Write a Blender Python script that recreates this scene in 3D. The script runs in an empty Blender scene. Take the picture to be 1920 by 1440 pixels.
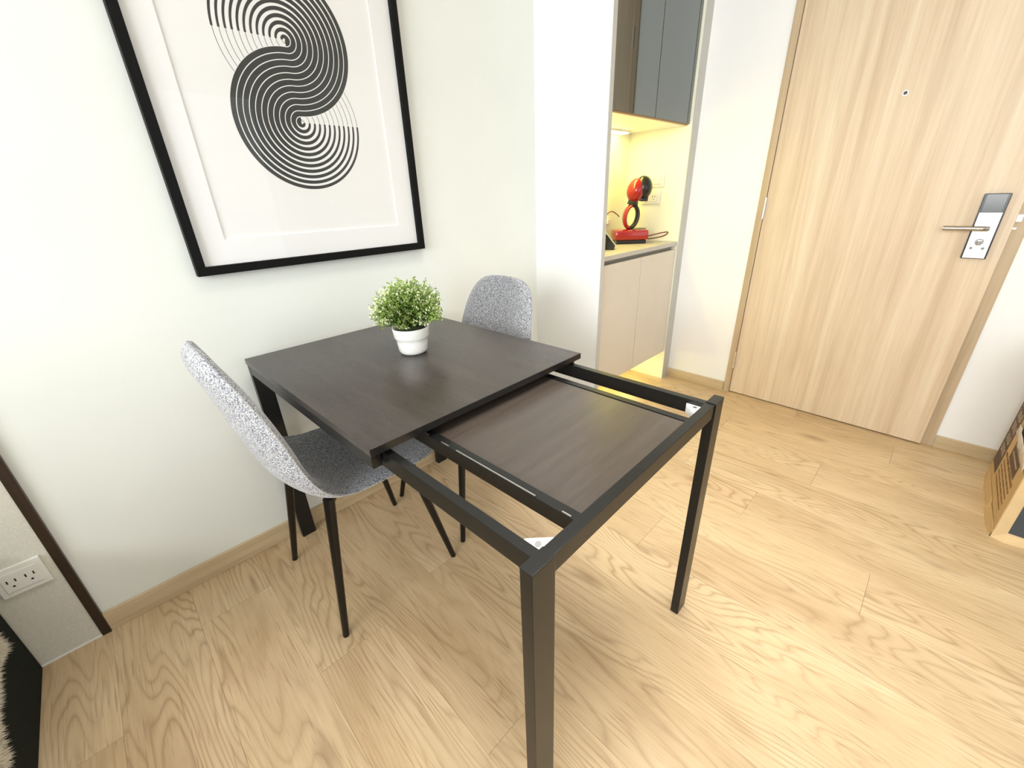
import bpy, bmesh, math, random
from mathutils import Vector, Matrix
random.seed(7)
PI = math.pi
SC = bpy.context.scene
COL = SC.collection

# ------------------------------------------------------------------ camera
cam_d = bpy.data.cameras.new('camera')
cam_d.sensor_width = 36.0
cam_d.lens = 36.0 * 778.85 / 1920.0
cam_d.clip_start = 0.02
cam = bpy.data.objects.new('camera', cam_d)
COL.objects.link(cam)
RIGHT = Vector((0.70646375, -0.70683138, -0.03603296))
DOWN = Vector((-0.31356554, -0.26694751, -0.91127146))
FWD = Vector((0.63449635, 0.65507895, -0.41022671))
m = Matrix.Identity(4)
for i in range(3):
    m[i][0] = RIGHT[i]; m[i][1] = -DOWN[i]; m[i][2] = -FWD[i]
m[0][3], m[1][3], m[2][3] = 0.0, 0.0, 1.19
cam.matrix_world = m
SC.camera = cam

# ------------------------------------------------------------------ world, lights, exposure
W = bpy.data.worlds.new('sky'); SC.world = W; W.use_nodes = True
W.node_tree.nodes['Background'].inputs[0].default_value = (0.86, 0.94, 1.0, 1)
W.node_tree.nodes['Background'].inputs[1].default_value = 0.9
SC.view_settings.view_transform = 'Standard'
SC.view_settings.look = 'None'
SC.view_settings.gamma = 1.0
SC.view_settings.use_curve_mapping = False
SC.view_settings.exposure = 0.14
SC.cycles.use_denoising = True
SC.cycles.max_bounces = 8
SC.cycles.diffuse_bounces = 5
SC.cycles.sample_clamp_indirect = 6.0


def area(name, loc, target, sx, sy, power, color):
    d = bpy.data.lights.new(name, 'AREA'); d.shape = 'RECTANGLE'
    d.size = sx; d.size_y = sy; d.energy = power; d.color = color
    o = bpy.data.objects.new(name, d); COL.objects.link(o)
    o.location = loc
    o.rotation_euler = (Vector(target) - Vector(loc)).to_track_quat('-Z', 'Y').to_euler()
    return o


# daylight through the big window in the left wall and an added soft fill behind the camera
area('window_light', (-2.75, -0.35, 1.65), (1.0, -0.35, 1.25), 2.6, 1.5, 168.0, (0.965, 0.985, 1.0))
area('rear_fill_light', (0.55, -3.55, 1.3), (0.55, 1.0, 1.1), 3.0, 2.2, 15.0, (1.0, 0.985, 0.95))
# unseen ceiling fill light, added to brighten the floor round the table
cl_ = area('ceiling_fill_light', (0.88, 0.36, 2.57), (0.88, 0.36, 0.0), 0.9, 0.9, 12.5, (1.0, 0.97, 0.90))
cl_.data.spread = math.radians(85)
# warm strips of the kitchen niche
area('under_cabinet_light', (2.10, 1.44, 1.495), (2.10, 1.40, 0.9), 0.75, 0.05, 3.6, (1.0, 0.86, 0.16))
area('floor_niche_light', (2.16, 1.36, 0.19), (2.16, 1.30, 0.0), 0.75, 0.06, 2.0, (1.0, 0.88, 0.34))


# ------------------------------------------------------------------ node helpers
class NT:
    def __init__(self, name):
        self.m = bpy.data.materials.new(name); self.m.use_nodes = True
        self.t = self.m.node_tree; self.n = self.t.nodes
        self.b = self.n['Principled BSDF']

    def node(self, kind, **kw):
        x = self.n.new(kind)
        for k, v in kw.items():
            setattr(x, k, v)
        return x

    def set(self, sock, v):
        if hasattr(v, 'links') or hasattr(v, 'is_output'):
            self.t.links.new(v, sock)
        else:
            sock.default_value = v

    def math(self, op, a, b=None, c=None, clamp=False):
        x = self.n.new('ShaderNodeMath'); x.operation = op; x.use_clamp = clamp
        self.set(x.inputs[0], a)
        if b is not None: self.set(x.inputs[1], b)
        if c is not None: self.set(x.inputs[2], c)
        return x.outputs[0]

    def mix(self, f, a, b, mode='MIX'):
        x = self.n.new('ShaderNodeMix'); x.data_type = 'RGBA'; x.blend_type = mode
        self.set(x.inputs[0], f); self.set(x.inputs[6], a); self.set(x.inputs[7], b)
        return x.outputs[2]

    def coord(self, scale=(1, 1, 1), rnd=False, kind='Object', off=(0, 0, 0)):
        tc = self.n.new('ShaderNodeTexCoord')
        mp = self.n.new('ShaderNodeMapping'); mp.inputs['Scale'].default_value = scale
        src = tc.outputs[kind]
        if rnd:
            oi = self.n.new('ShaderNodeObjectInfo')
            sc_ = self.n.new('ShaderNodeVectorMath'); sc_.operation = 'MULTIPLY'
            cb = self.n.new('ShaderNodeCombineXYZ')
            for k in range(3): self.t.links.new(oi.outputs['Random'], cb.inputs[k])
            self.t.links.new(cb.outputs[0], sc_.inputs[0]); sc_.inputs[1].default_value = (37.0, 91.0, 53.0)
            ad = self.n.new('ShaderNodeVectorMath'); ad.operation = 'ADD'
            self.t.links.new(src, ad.inputs[0]); self.t.links.new(sc_.outputs[0], ad.inputs[1])
            src = ad.outputs[0]
        else:
            mp.inputs['Location'].default_value = off
        self.t.links.new(src, mp.inputs[0])
        return mp.outputs[0]

    def noise(self, vec, scale=1.0, detail=4.0, rough=0.55, dist=0.0):
        x = self.n.new('ShaderNodeTexNoise')
        x.inputs['Scale'].default_value = scale; x.inputs['Detail'].default_value = detail
        x.inputs['Roughness'].default_value = rough; x.inputs['Distortion'].default_value = dist
        self.t.links.new(vec, x.inputs['Vector'])
        return x.outputs['Fac']

    def ramp(self, f, stops):
        x = self.n.new('ShaderNodeValToRGB')
        e = x.color_ramp.elements
        e[0].position, e[0].color = stops[0][0], (*stops[0][1], 1)
        e[1].position, e[1].color = stops[-1][0], (*stops[-1][1], 1)
        for p, c in stops[1:-1]:
            q = e.new(p); q.color = (*c, 1)
        self.t.links.new(f, x.inputs[0])
        return x.outputs[0]

    def bump(self, h, strength=0.2, dist=0.001):
        x = self.n.new('ShaderNodeBump'); x.inputs['Strength'].default_value = strength
        x.inputs['Distance'].default_value = dist
        self.t.links.new(h, x.inputs['Height']); self.t.links.new(x.outputs[0], self.b.inputs['Normal'])


def plain(name, col, rough=0.5, metal=0.0, spec=0.5, var=0.03, vscale=6.0, bump=0.0, bscale=300.0, emit=None, estr=0.0, coat=0.0):
    t = NT(name)
    v = t.noise(t.coord(), vscale, 3.0)
    c1 = tuple(max(0, x * (1 - var)) for x in col); c2 = tuple(min(1, x * (1 + var)) for x in col)
    t.t.links.new(t.ramp(v, [(0.3, c1), (0.7, c2)]), t.b.inputs['Base Color'])
    t.b.inputs['Roughness'].default_value = rough
    t.b.inputs['Metallic'].default_value = metal
    t.b.inputs['Specular IOR Level'].default_value = spec
    t.b.inputs['Coat Weight'].default_value = coat
    if bump:
        t.bump(t.noise(t.coord(), bscale, 3.0), bump, 0.0008)
    if emit:
        t.b.inputs['Emission Color'].default_value = (*emit, 1); t.b.inputs['Emission Strength'].default_value = estr
    return t.m


def oak_floor():
    t = NT('oak_plank')
    # long contours of a stretched field give the cathedral grain of flat sawn oak
    field = t.noise(t.coord((5.5, 0.75, 1), True), 1.0, 2.5, 0.40, 0.22)
    rings = t.math('PINGPONG', t.math('MULTIPLY', field, 70.0), 1.0)
    line = t.math('POWER', rings, 3.0)
    presence = t.ramp(t.noise(t.coord((5.0, 1.4, 1), True), 1.0, 2.0), [(0.36, (0.15, 0.15, 0.15)), (0.60, (1, 1, 1))])
    fib = t.noise(t.coord((150, 4.5, 1), True), 1.0, 5.0, 0.75)
    broad = t.noise(t.coord((4.0, 1.1, 1), True), 1.0, 4.0, 0.6, 0.6)
    base = t.ramp(broad, [(0.28, (0.570, 0.402, 0.226)), (0.50, (0.735, 0.552, 0.335)), (0.72, (0.865, 0.682, 0.440))])
    c = t.mix(t.math('MULTIPLY', t.math('MULTIPLY', line, presence), 0.72), base, (0.350, 0.225, 0.115, 1))
    c = t.mix(t.math('MULTIPLY', t.math('SUBTRACT', 1.0, fib), 0.62), c, (0.330, 0.220, 0.118, 1))
    pore = t.ramp(t.noise(t.coord((230, 9, 1), True), 1.0, 2.0, 0.5), [(0.30, (0.5, 0.5, 0.5)), (0.41, (0, 0, 0))])
    c = t.mix(pore, c, (0.300, 0.190, 0.098, 1))
    vo = t.node('ShaderNodeTexVoronoi'); vo.inputs['Scale'].default_value = 1.0
    t.t.links.new(t.coord((5.2, 1.9, 1), True), vo.inputs['Vector'])
    knot = t.ramp(vo.outputs['Distance'], [(0.0, (0.8, 0.8, 0.8)), (0.055, (0.45, 0.45, 0.45)), (0.16, (0, 0, 0))])
    c = t.mix(knot, c, (0.215, 0.125, 0.058, 1))
    oi = t.node('ShaderNodeObjectInfo')
    hs = t.node('ShaderNodeHueSaturation')
    t.t.links.new(t.math('MULTIPLY_ADD', oi.outputs['Random'], 0.09, 0.955), hs.inputs['Value'])
    t.t.links.new(c, hs.inputs['Color'])
    t.t.links.new(hs.outputs[0], t.b.inputs['Base Color'])
    t.t.links.new(t.math('MULTIPLY_ADD', fib, 0.16, 0.30), t.b.inputs['Roughness'])
    t.b.inputs['Specular IOR Level'].default_value = 0.45
    t.bump(t.math('SUBTRACT', fib, t.math('MULTIPLY', line, 0.5)), 0.25, 0.0006)
    return t.m


def strip_wood(name, stretch, cols, rough=0.45, fine=0.25, spec=0.4, contour=0.0, broadscale=1.0, finescale=1.0):
    """stretch: multiplies object coords; the small number lies along the grain."""
    t = NT(name)
    s = stretch
    broad = t.noise(t.coord(tuple(x * broadscale for x in s)), 1.0, 5.0, 0.62, 0.25)
    fib = t.noise(t.coord(tuple(x * 9 * finescale for x in s)), 1.0, 5.0, 0.7)
    c = t.ramp(broad, [(0.30, cols[0]), (0.5, cols[1]), (0.70, cols[2])])
    dark = tuple(x * 0.62 for x in cols[0])
    c = t.mix(t.math('MULTIPLY', t.math('SUBTRACT', 1.0, fib, clamp=True), fine), c, (*dark, 1))
    if contour:
        f = t.noise(t.coord(tuple(x * 0.5 for x in s)), 1.0, 2.0, 0.5, 0.3)
        ln = t.math('POWER', t.math('PINGPONG', t.math('MULTIPLY', f, 26.0), 1.0), 3.0)
        c = t.mix(t.math('MULTIPLY', ln, contour), c, (*dark, 1))
    t.t.links.new(c, t.b.inputs['Base Color'])
    t.t.links.new(t.math('MULTIPLY_ADD', fib, 0.14, rough - 0.07), t.b.inputs['Roughness'])
    t.b.inputs['Specular IOR Level'].default_value = spec
    t.bump(fib, 0.22, 0.0005)
    return t.m


def heather(name, dark, light, scale=1.0, mid=0.5):
    t = NT(name)
    a = t.noise(t.coord((230 * scale, 230 * scale, 620 * scale)), 1.0, 2.0, 0.6)
    b = t.noise(t.coord((620 * scale, 230 * scale, 230 * scale), off=(3, 5, 1)), 1.0, 2.0, 0.6)
    f = t.math('MULTIPLY', t.math('ADD', a, b), 0.5)
    c = t.ramp(f, [(mid - 0.075, dark), (mid, tuple((x + y) / 2 for x, y in zip(dark, light))), (mid + 0.07, light)])
    t.t.links.new(c, t.b.inputs['Base Color'])
    t.b.inputs['Roughness'].default_value = 0.95
    t.b.inputs['Specular IOR Level'].default_value = 0.15
    t.b.inputs['Sheen Weight'].default_value = 0.35
    t.b.inputs['Sheen Roughness'].default_value = 0.5
    t.bump(f, 0.6, 0.0015)
    return t.m


def thin_glass(name, tint=(1, 1, 1), gloss=0.02, refl=0.06):
    t = NT(name)
    tr = t.node('ShaderNodeBsdfTransparent'); tr.inputs[0].default_value = (*tint, 1)
    gl = t.node('ShaderNodeBsdfGlossy'); gl.inputs['Roughness'].default_value = gloss
    lw = t.node('ShaderNodeLayerWeight'); lw.inputs['Blend'].default_value = 0.25
    f = t.math('MULTIPLY_ADD', lw.outputs['Fresnel'], 0.28, refl * 0.25, clamp=True)
    mx = t.node('ShaderNodeMixShader')
    t.t.links.new(f, mx.inputs[0]); t.t.links.new(tr.outputs[0], mx.inputs[1]); t.t.links.new(gl.outputs[0], mx.inputs[2])
    t.t.links.new(mx.outputs[0], t.n['Material Output'].inputs['Surface'])
    return t.m


def poster():
    """two spiral discs joined by a flowing band, printed in dark ink (local x, z of the sheet in metres)"""
    t = NT('print_paper')
    tc = t.node('ShaderNodeTexCoord'); sp = t.node('ShaderNodeSeparateXYZ')
    t.t.links.new(tc.outputs['Object'], sp.inputs[0])
    M = t.math
    dl = 0.0159; RR = 12 * dl
    x = M('SUBTRACT', sp.outputs['X'], 0.005)
    z1 = M('SUBTRACT', sp.outputs['Z'], 0.6205)
    z2 = M('SUBTRACT', sp.outputs['Z'], 0.6205 - 13 * dl)
    r1 = M('SQRT', M('ADD', M('MULTIPLY', x, x), M('MULTIPLY', z1, z1)))
    r2 = M('SQRT', M('ADD', M('MULTIPLY', x, x), M('MULTIPLY', z2, z2)))
    in1 = M('LESS_THAN', r1, RR); in2 = M('LESS_THAN', r2, RR)
    xp = M('GREATER_THAN', x, 0.0); xn = M('SUBTRACT', 1.0, xp)
    u1 = M('GREATER_THAN', z1, 0.0); d1 = M('SUBTRACT', 1.0, u1)
    u2 = M('GREATER_THAN', z2, 0.0); d2 = M('SUBTRACT', 1.0, u2)
    a1 = M('DIVIDE', M('ARCTAN2', z1, x), PI)
    nz2 = M('MULTIPLY', z2, -1.0); nx = M('MULTIPLY', x, -1.0)
    a2 = M('DIVIDE', M('ARCTAN2', nz2, nx), PI)

    def stripes(r, f):
        fr = M('FRACT', M('DIVIDE', r, dl))
        dd = M('ABSOLUTE', M('SUBTRACT', fr, 0.5))
        return M('LESS_THAN', dd, M('MULTIPLY', f, 0.5) if not isinstance(f, float) else f / 2)

    def allof(*a):
        v = a[0]
        for b in a[1:]: v = M('MULTIPLY', v, b)
        return v
    f1 = M('MULTIPLY_ADD', a1, -0.47, 0.84); f2 = M('MULTIPLY_ADD', a2, -0.47, 0.84)
    A = allof(xp, d1, in1); B = allof(xn, u2, in2)
    parts = [allof(u1, in1, stripes(r1, f1)), allof(d2, in2, stripes(r2, f2)),
             allof(A, stripes(r1, 0.86)), allof(B, stripes(r2, 0.86)),
             allof(xn, d1, in1, M('SUBTRACT', 1.0, in2), stripes(r1, 0.09)),
             allof(xp, u2, in2, M('SUBTRACT', 1.0, in1), stripes(r2, 0.09))]
    v = parts[0]
    for q in parts[1:]: v = M('MAXIMUM', v, q)
    paper = t.ramp(t.noise(t.coord(), 5.0, 3.0), [(0.3, (0.91, 0.91, 0.89)), (0.7, (0.93, 0.93, 0.91))])
    c = t.mix(v, paper, (0.030, 0.032, 0.027, 1))
    t.t.links.new(c, t.b.inputs['Base Color'])
    t.b.inputs['Roughness'].default_value = 0.7
    return t.m


MAT = {}
MAT['wall'] = plain('painted_wall', (0.775, 0.80, 0.755), 0.75, var=0.012, bump=0.08, bscale=220)
MAT['wall_white'] = plain('white_painted_wall', (0.86, 0.865, 0.86), 0.7, var=0.01, bump=0.06, bscale=220)
MAT['panel'] = plain('textured_wall_panel', (0.64, 0.625, 0.54), 0.8, var=0.07, vscale=260, bump=0.25, bscale=500)
MAT['niche'] = plain('warm_lit_niche_wall', (0.87, 0.86, 0.71), 0.5, var=0.01)  # warm cabinet light tinted into the colour of the white niche walls
MAT['ceiling'] = plain('ceiling_paint', (0.85, 0.85, 0.84), 0.8)
MAT['lam'] = plain('white_laminate', (0.84, 0.85, 0.845), 0.35, var=0.01)
MAT['greyedge'] = plain('grey_edge_band_and_shade', (0.52, 0.52, 0.49), 0.5)
MAT['cab'] = plain('matt_beige_laminate', (0.70, 0.645, 0.56), 0.4, var=0.02)
MAT['worktop'] = plain('pale_stone_worktop', (0.52, 0.50, 0.46), 0.4, var=0.03)
MAT['groove'] = plain('recess_channel_grey', (0.30, 0.29, 0.26), 0.5)
MAT['oak'] = oak_floor()
MAT['baseboard'] = strip_wood('baseboard_oak', (2.0, 2.0, 45.0), [(0.50, 0.38, 0.22), (0.60, 0.47, 0.29), (0.68, 0.55, 0.36)], 0.45)
MAT['door'] = strip_wood('entrance_door_veneer', (7.0, 16.0, 0.6), [(0.62, 0.47, 0.315), (0.76, 0.61, 0.435), (0.86, 0.74, 0.56)], 0.42, 0.45, 0.4, 0.10)
MAT['jamb'] = strip_wood('door_frame_veneer', (30.0, 30.0, 1.0), [(0.44, 0.33, 0.20), (0.52, 0.40, 0.255), (0.58, 0.45, 0.30)], 0.45, 0.15)
MAT['wenge'] = strip_wood('dark_wenge_top', (24.0, 2.2, 24.0), [(0.034, 0.026, 0.022), (0.046, 0.037, 0.031), (0.062, 0.049, 0.042)], 0.29, 0.6, 0.5, 0.35)
MAT['wenge_leaf'] = strip_wood('dark_wenge_leaf', (2.2, 34.0, 34.0), [(0.062, 0.047, 0.038), (0.078, 0.060, 0.049), (0.100, 0.078, 0.064)], 0.31, 0.9, 0.6, 0.0, 1.0, 0.6)  # wenge lightened: reflection of the bright wall put into the leaf colour
MAT['black'] = plain('black_powder_coated_steel', (0.0075, 0.0075, 0.007), 0.33, spec=0.4, var=0.05)
MAT['blackleg'] = plain('black_chair_leg_enamel', (0.005, 0.004, 0.0035), 0.3, spec=0.4)
MAT['zinc'] = plain('zinc_screw_and_glint', (0.55, 0.55, 0.55), 0.3, metal=1.0)
MAT['whiteplastic'] = plain('white_nylon_bracket', (0.82, 0.82, 0.80), 0.4)
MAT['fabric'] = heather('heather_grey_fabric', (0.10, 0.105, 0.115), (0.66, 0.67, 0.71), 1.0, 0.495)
MAT['fabric_shaded'] = heather('heather_grey_fabric_shaded', (0.080, 0.082, 0.090), (0.46, 0.47, 0.50), 1.0)  # same fabric; shade of inner side and seam crease darkens its colour
MAT['thread'] = plain('pale_seam_thread', (0.50, 0.47, 0.41), 0.8)
MAT['frame'] = plain('black_picture_moulding', (0.004, 0.004, 0.004), 0.55, spec=0.15)
MAT['mat'] = plain('white_mount_board', (0.93, 0.93, 0.92), 0.8, var=0.005)
MAT['poster'] = poster()
MAT['picglass'] = thin_glass('picture_glass', (1, 1, 1), 0.01, 0.06)
MAT['winglass'] = thin_glass('window_glass', (1, 1, 1), 0.0, 0.02)
MAT['mirror'] = plain('grey_tinted_mirror', (0.205, 0.222, 0.222), 0.03, metal=1.0, var=0.0)
MAT['warmwood'] = plain('cabinet_edge_wood', (0.60, 0.40, 0.22), 0.5)
MAT['steel'] = plain('brushed_steel', (0.72, 0.71, 0.68), 0.28, metal=1.0)
MAT['lever'] = plain('polished_steel_lever', (0.45, 0.42, 0.39), 0.18, metal=1.0)
MAT['lockwhite'] = plain('satin_silver_plate', (0.85, 0.84, 0.80), 0.4, metal=0.25)
MAT['lockglass'] = plain('dark_reader_glass', (0.11, 0.12, 0.125), 0.15)
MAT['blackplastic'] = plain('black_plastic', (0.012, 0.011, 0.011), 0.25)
MAT['red'] = plain('glossy_red_plastic', (0.36, 0.008, 0.006), 0.16, coat=0.5, var=0.02)
MAT['darkgrey'] = plain('dark_grey_plastic', (0.05, 0.045, 0.04), 0.3)
MAT['cable'] = plain('dark_red_brown_cable', (0.16, 0.02, 0.015), 0.4)
MAT['socket'] = plain('white_socket_plastic', (0.78, 0.77, 0.72), 0.35, var=0.01)
MAT['slot'] = plain('socket_slot_dark', (0.015, 0.013, 0.012), 0.6)
MAT['led'] = plain('warm_led_diffuser', (1, 0.95, 0.8), 0.5, emit=(1.0, 0.88, 0.50), estr=6.0)
MAT['ceramic'] = plain('white_ceramic', (0.86, 0.86, 0.82), 0.22, var=0.01, coat=0.3)
MAT['soil'] = plain('dark_moss_soil', (0.03, 0.04, 0.015), 0.95, bump=0.5, bscale=200)
MAT['leaf_dark'] = plain('dark_green_leaf', (0.060, 0.125, 0.020), 0.45, var=0.5, vscale=45)
MAT['leaf_mid'] = plain('fresh_green_leaf', (0.27, 0.38, 0.085), 0.5, var=0.35, vscale=45)
MAT['leaf_pale'] = plain('pale_cream_leaf_tip', (0.78, 0.84, 0.50), 0.5, var=0.2, vscale=60)
MAT['sofa'] = plain('charcoal_sofa_weave', (0.014, 0.017, 0.014), 0.95, spec=0.1, var=0.5, vscale=420, bump=0.5, bscale=500)
MAT['shag'] = plain('cream_shag_pile', (0.66, 0.60, 0.48), 0.95, var=0.12, vscale=120)
MAT['card'] = plain('kraft_cardboard', (0.52, 0.355, 0.175), 0.8, var=0.07, vscale=9, bump=0.1, bscale=120)
MAT['cardlight'] = plain('kraft_cardboard_light', (0.64, 0.47, 0.25), 0.8, var=0.07, vscale=9, bump=0.1, bscale=120)
MAT['print_brown'] = plain('brown_print_ink', (0.105, 0.062, 0.042), 0.75, var=0.12, vscale=14)
MAT['print_slate'] = plain('slate_print_ink', (0.055, 0.062, 0.072), 0.7, var=0.1, vscale=14)
MAT['print_text'] = plain('dark_text_ink', (0.17, 0.09, 0.035), 0.8, var=0.15)
MAT['print_light'] = plain('unprinted_kraft_letter', (0.46, 0.36, 0.26), 0.8, var=0.1)
MAT['tape'] = plain('milky_packing_tape', (0.62, 0.54, 0.46), 0.25, var=0.1, vscale=20)
MAT['strip'] = strip_wood('dark_brown_trim_wood', (40.0, 40.0, 1.5), [(0.016, 0.009, 0.005), (0.028, 0.015, 0.008), (0.045, 0.024, 0.013)], 0.4)


# ------------------------------------------------------------------ mesh helpers
def box(bm, x0, x1, y0, y1, z0, z1, bev=0.0):
    vs = [bm.verts.new((x, y, z)) for x in (x0, x1) for y in (y0, y1) for z in (z0, z1)]
    q = [(0, 1, 3, 2), (4, 6, 7, 5), (0, 4, 5, 1), (2, 3, 7, 6), (0, 2, 6, 4), (1, 5, 7, 3)]
    fs = [bm.faces.new([vs[i] for i in f]) for f in q]
    if bev:
        es = {e for f in fs for e in f.edges}
        bmesh.ops.bevel(bm, geom=list(es), offset=bev, segments=2, affect='EDGES', profile=0.6)
    return vs


def tube(bm, pts, rad, seg=10, cap=True):
    pts = [Vector(p) for p in pts]
    if not hasattr(rad, '__len__'): rad = [rad] * len(pts)
    rings = []
    prev = None
    for i, p in enumerate(pts):
        d = (pts[min(i + 1, len(pts) - 1)] - pts[max(i - 1, 0)]).normalized()
        a = prev if prev is not None else (Vector((1, 0, 0)) if abs(d.x) < 0.9 else Vector((0, 1, 0)))
        a = (a - d * a.dot(d)).normalized(); b = d.cross(a); prev = a
        rings.append([bm.verts.new(p + (a * math.cos(2 * PI * k / seg) + b * math.sin(2 * PI * k / seg)) * rad[i]) for k in range(seg)])
    for r0, r1 in zip(rings, rings[1:]):
        for k in range(seg):
            bm.faces.new((r0[k], r0[(k + 1) % seg], r1[(k + 1) % seg], r1[k]))
    if cap:
        bm.faces.new(rings[0][::-1]); bm.faces.new(rings[-1])


def lathe(bm, prof, seg=40, cx=0, cy=0):
    rings = []
    for r, z in prof:
        rings.append([bm.verts.new((cx + r * math.cos(2 * PI * k / seg), cy + r * math.sin(2 * PI * k / seg), z)) for k in range(seg)])
    for r0, r1 in zip(rings, rings[1:]):
        for k in range(seg):
            bm.faces.new((r0[k], r0[(k + 1) % seg], r1[(k + 1) % seg], r1[k]))
    return rings


def catmull(pts, n):
    out = []
    P = [Vector(p) for p in pts]; P = [2 * P[0] - P[1]] + P + [2 * P[-1] - P[-2]]
    for i in range(1, len(P) - 2):
        for k in range(n):
            t = k / n
            p0, p1, p2, p3 = P[i - 1], P[i], P[i + 1], P[i + 2]
            out.append(0.5 * ((2 * p1) + (-p0 + p2) * t + (2 * p0 - 5 * p1 + 4 * p2 - p3) * t * t + (-p0 + 3 * p1 - 3 * p2 + p3) * t ** 3))
    out.append(P[-2])
    return out


def obj(name, bm, mat, parent=None, smooth=False, label=None, loc=None):
    me = bpy.data.meshes.new(name)
    bmesh.ops.recalc_face_normals(bm, faces=bm.faces[:])
    bm.to_mesh(me); bm.free()
    me.materials.append(MAT[mat] if isinstance(mat, str) else mat)
    if smooth:
        for p in me.polygons: p.use_smooth = True
    o = bpy.data.objects.new(name, me); COL.objects.link(o)
    if parent: o.parent = parent
    if loc: o.location = loc
    if label: o['label'] = label
    return o


def bobj(name, dims, mat, parent=None, bev=0.0, label=None, loc=None):
    bm = bmesh.new(); box(bm, *dims, bev)
    return obj(name, bm, mat, parent, False, label, loc)


def thing(name, label, cat, loc=(0, 0, 0), rotz=0.0, group=None):
    o = bpy.data.objects.new(name, None); COL.objects.link(o)
    o.empty_display_size = 0.1
    o.location = loc; o.rotation_euler = (0, 0, rotz)
    o['label'] = label; o['category'] = cat
    if group: o['group'] = group
    return o


def tag(o, label, cat, group=None):
    o['label'] = label; o['category'] = cat
    if group: o['group'] = group
    return o


def struct(o, label=None):
    o['kind'] = 'structure'
    if label: o['label'] = label
    return o


def smooth_angle(o, deg=40):
    for p in o.data.polygons: p.use_smooth = True
    try:
        o.data.set_sharp_from_angle(angle=math.radians(deg))
    except Exception:
        pass


def subsurf(o, lv):
    md = o.modifiers.new('subsurf', 'SUBSURF'); md.levels = lv; md.render_levels = lv


# ------------------------------------------------------------------ room shell
XL, XR, YF, YW, HC = -2.40, 2.668, -3.20, 1.541, 2.60
fl = struct(bobj('floor', (XL - 0.1, XR + 0.25, YF - 0.1, YW + 0.12, -0.12, -0.012), 'jamb'), 'pale oak laminate plank floor running towards the picture wall')
PW, PL = 0.203, 1.22
k0 = int(math.floor((XL - 0.104) / PW))
for k in range(k0, 14):
    xa = 0.104 + k * PW; xb = xa + PW
    if xb < XL or xa > XR + 0.2: continue
    off = {6: -0.106, 5: 0.52, 1: 0.445, 7: 0.30, 2: -0.24, 3: 0.83, 4: -0.45, 0: 0.92, -1: 0.12, -2: 0.70, 8: -0.60, 9: 0.15, 10: 0.62}.get(k, (k * 0.437) % PL)
    y = off - PL * 4
    while y < YW + 0.1:
        ya, yb = max(y, YF), min(y + PL, YW + 0.1)
        y += PL
        if yb - ya < 0.02: continue
        cx, cy = (xa + xb) / 2, (ya + yb) / 2
        w, l = (xb - xa) / 2 - 0.00015, (yb - ya) / 2 - 0.00025
        bm = bmesh.new()
        vs = box(bm, -w, w, -l, l, -0.010, 0.0)
        tops = [e for e in bm.edges if all(abs(v.co.z) < 1e-6 for v in e.verts)]
        bmesh.ops.bevel(bm, geom=tops, offset=0.0004, segments=1, affect='EDGES')
        obj('plank', bm, 'oak', fl, loc=(cx, cy, 0.0))

struct(bobj('wall_back', (XL, 1.711, YW, YW + 0.12, 0, HC), 'wall'), 'off-white wall carrying the large framed print')
struct(bobj('wall_back_niche', (1.711, XR + 0.12, 1.548, YW + 0.12, 0, HC), 'niche'), 'rear wall of the kitchen niche, warm light put into its colour')
struct(bobj('wall_partition', (1.711, 1.735, 1.135, YW, 0, HC), 'lam'), 'tall white partition panel left of the kitchen niche').name = 'wall_partition'
struct(bobj('trim_3', (1.7095, 1.7365, 1.1325, 1.135, 0, HC), 'greyedge'), 'thin grey edge band of the white partition')
struct(bobj('wall_pillar', (2.588, 2.80, 1.172, 1.548, 0, HC), 'niche'), 'wall return right of the kitchen niche, tinted for the warm light')
struct(bobj('trim_4', (2.586, XR, 1.1695, 1.172, 0, HC), 'greyedge'), 'room-facing strip on the niche return, its shade put in as grey')  # grey colour stands for the shade on this room-facing side
# right wall (door wall) in three pieces around the door opening
rw = bmesh.new()
box(rw, XR, XR + 0.14, 0.787, 1.172, 0, HC)
box(rw, XR, XR + 0.14, YF, -0.200, 0, HC)
box(rw, XR, XR + 0.14, -0.200, 0.787, 2.50, HC)
struct(obj('wall_right', rw, 'wall_white'), 'bright white wall around the entrance door')
# left wall with its window opening, front wall with an opening added for the fill light (behind the camera)
lw = bmesh.new()
box(lw, XL - 0.12, XL, YF, YW + 0.12, 0, 0.88)
box(lw, XL - 0.12, XL, YF, YW + 0.12, 2.42, HC)
box(lw, XL - 0.12, XL, YF, -1.70, 0.88, 2.42)
box(lw, XL - 0.12, XL, 1.00, YW + 0.12, 0.88, 2.42)
struct(obj('wall_left', lw, 'wall'), 'left wall with the window')
fw = bmesh.new()
box(fw, XL - 0.12, -1.0, YF - 0.12, YF, 0, HC)
box(fw, 2.1, XR + 0.14, YF - 0.12, YF, 0, HC)
box(fw, -1.0, 2.1, YF - 0.12, YF, 2.42, HC)
struct(obj('wall_front', fw, 'wall'), 'wall behind the camera with an opening added for the fill light')
struct(bobj('ceiling', (XL - 0.12, XR + 0.14, YF - 0.12, YW + 0.12, HC, HC + 0.1), 'ceiling'), 'white ceiling')


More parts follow.
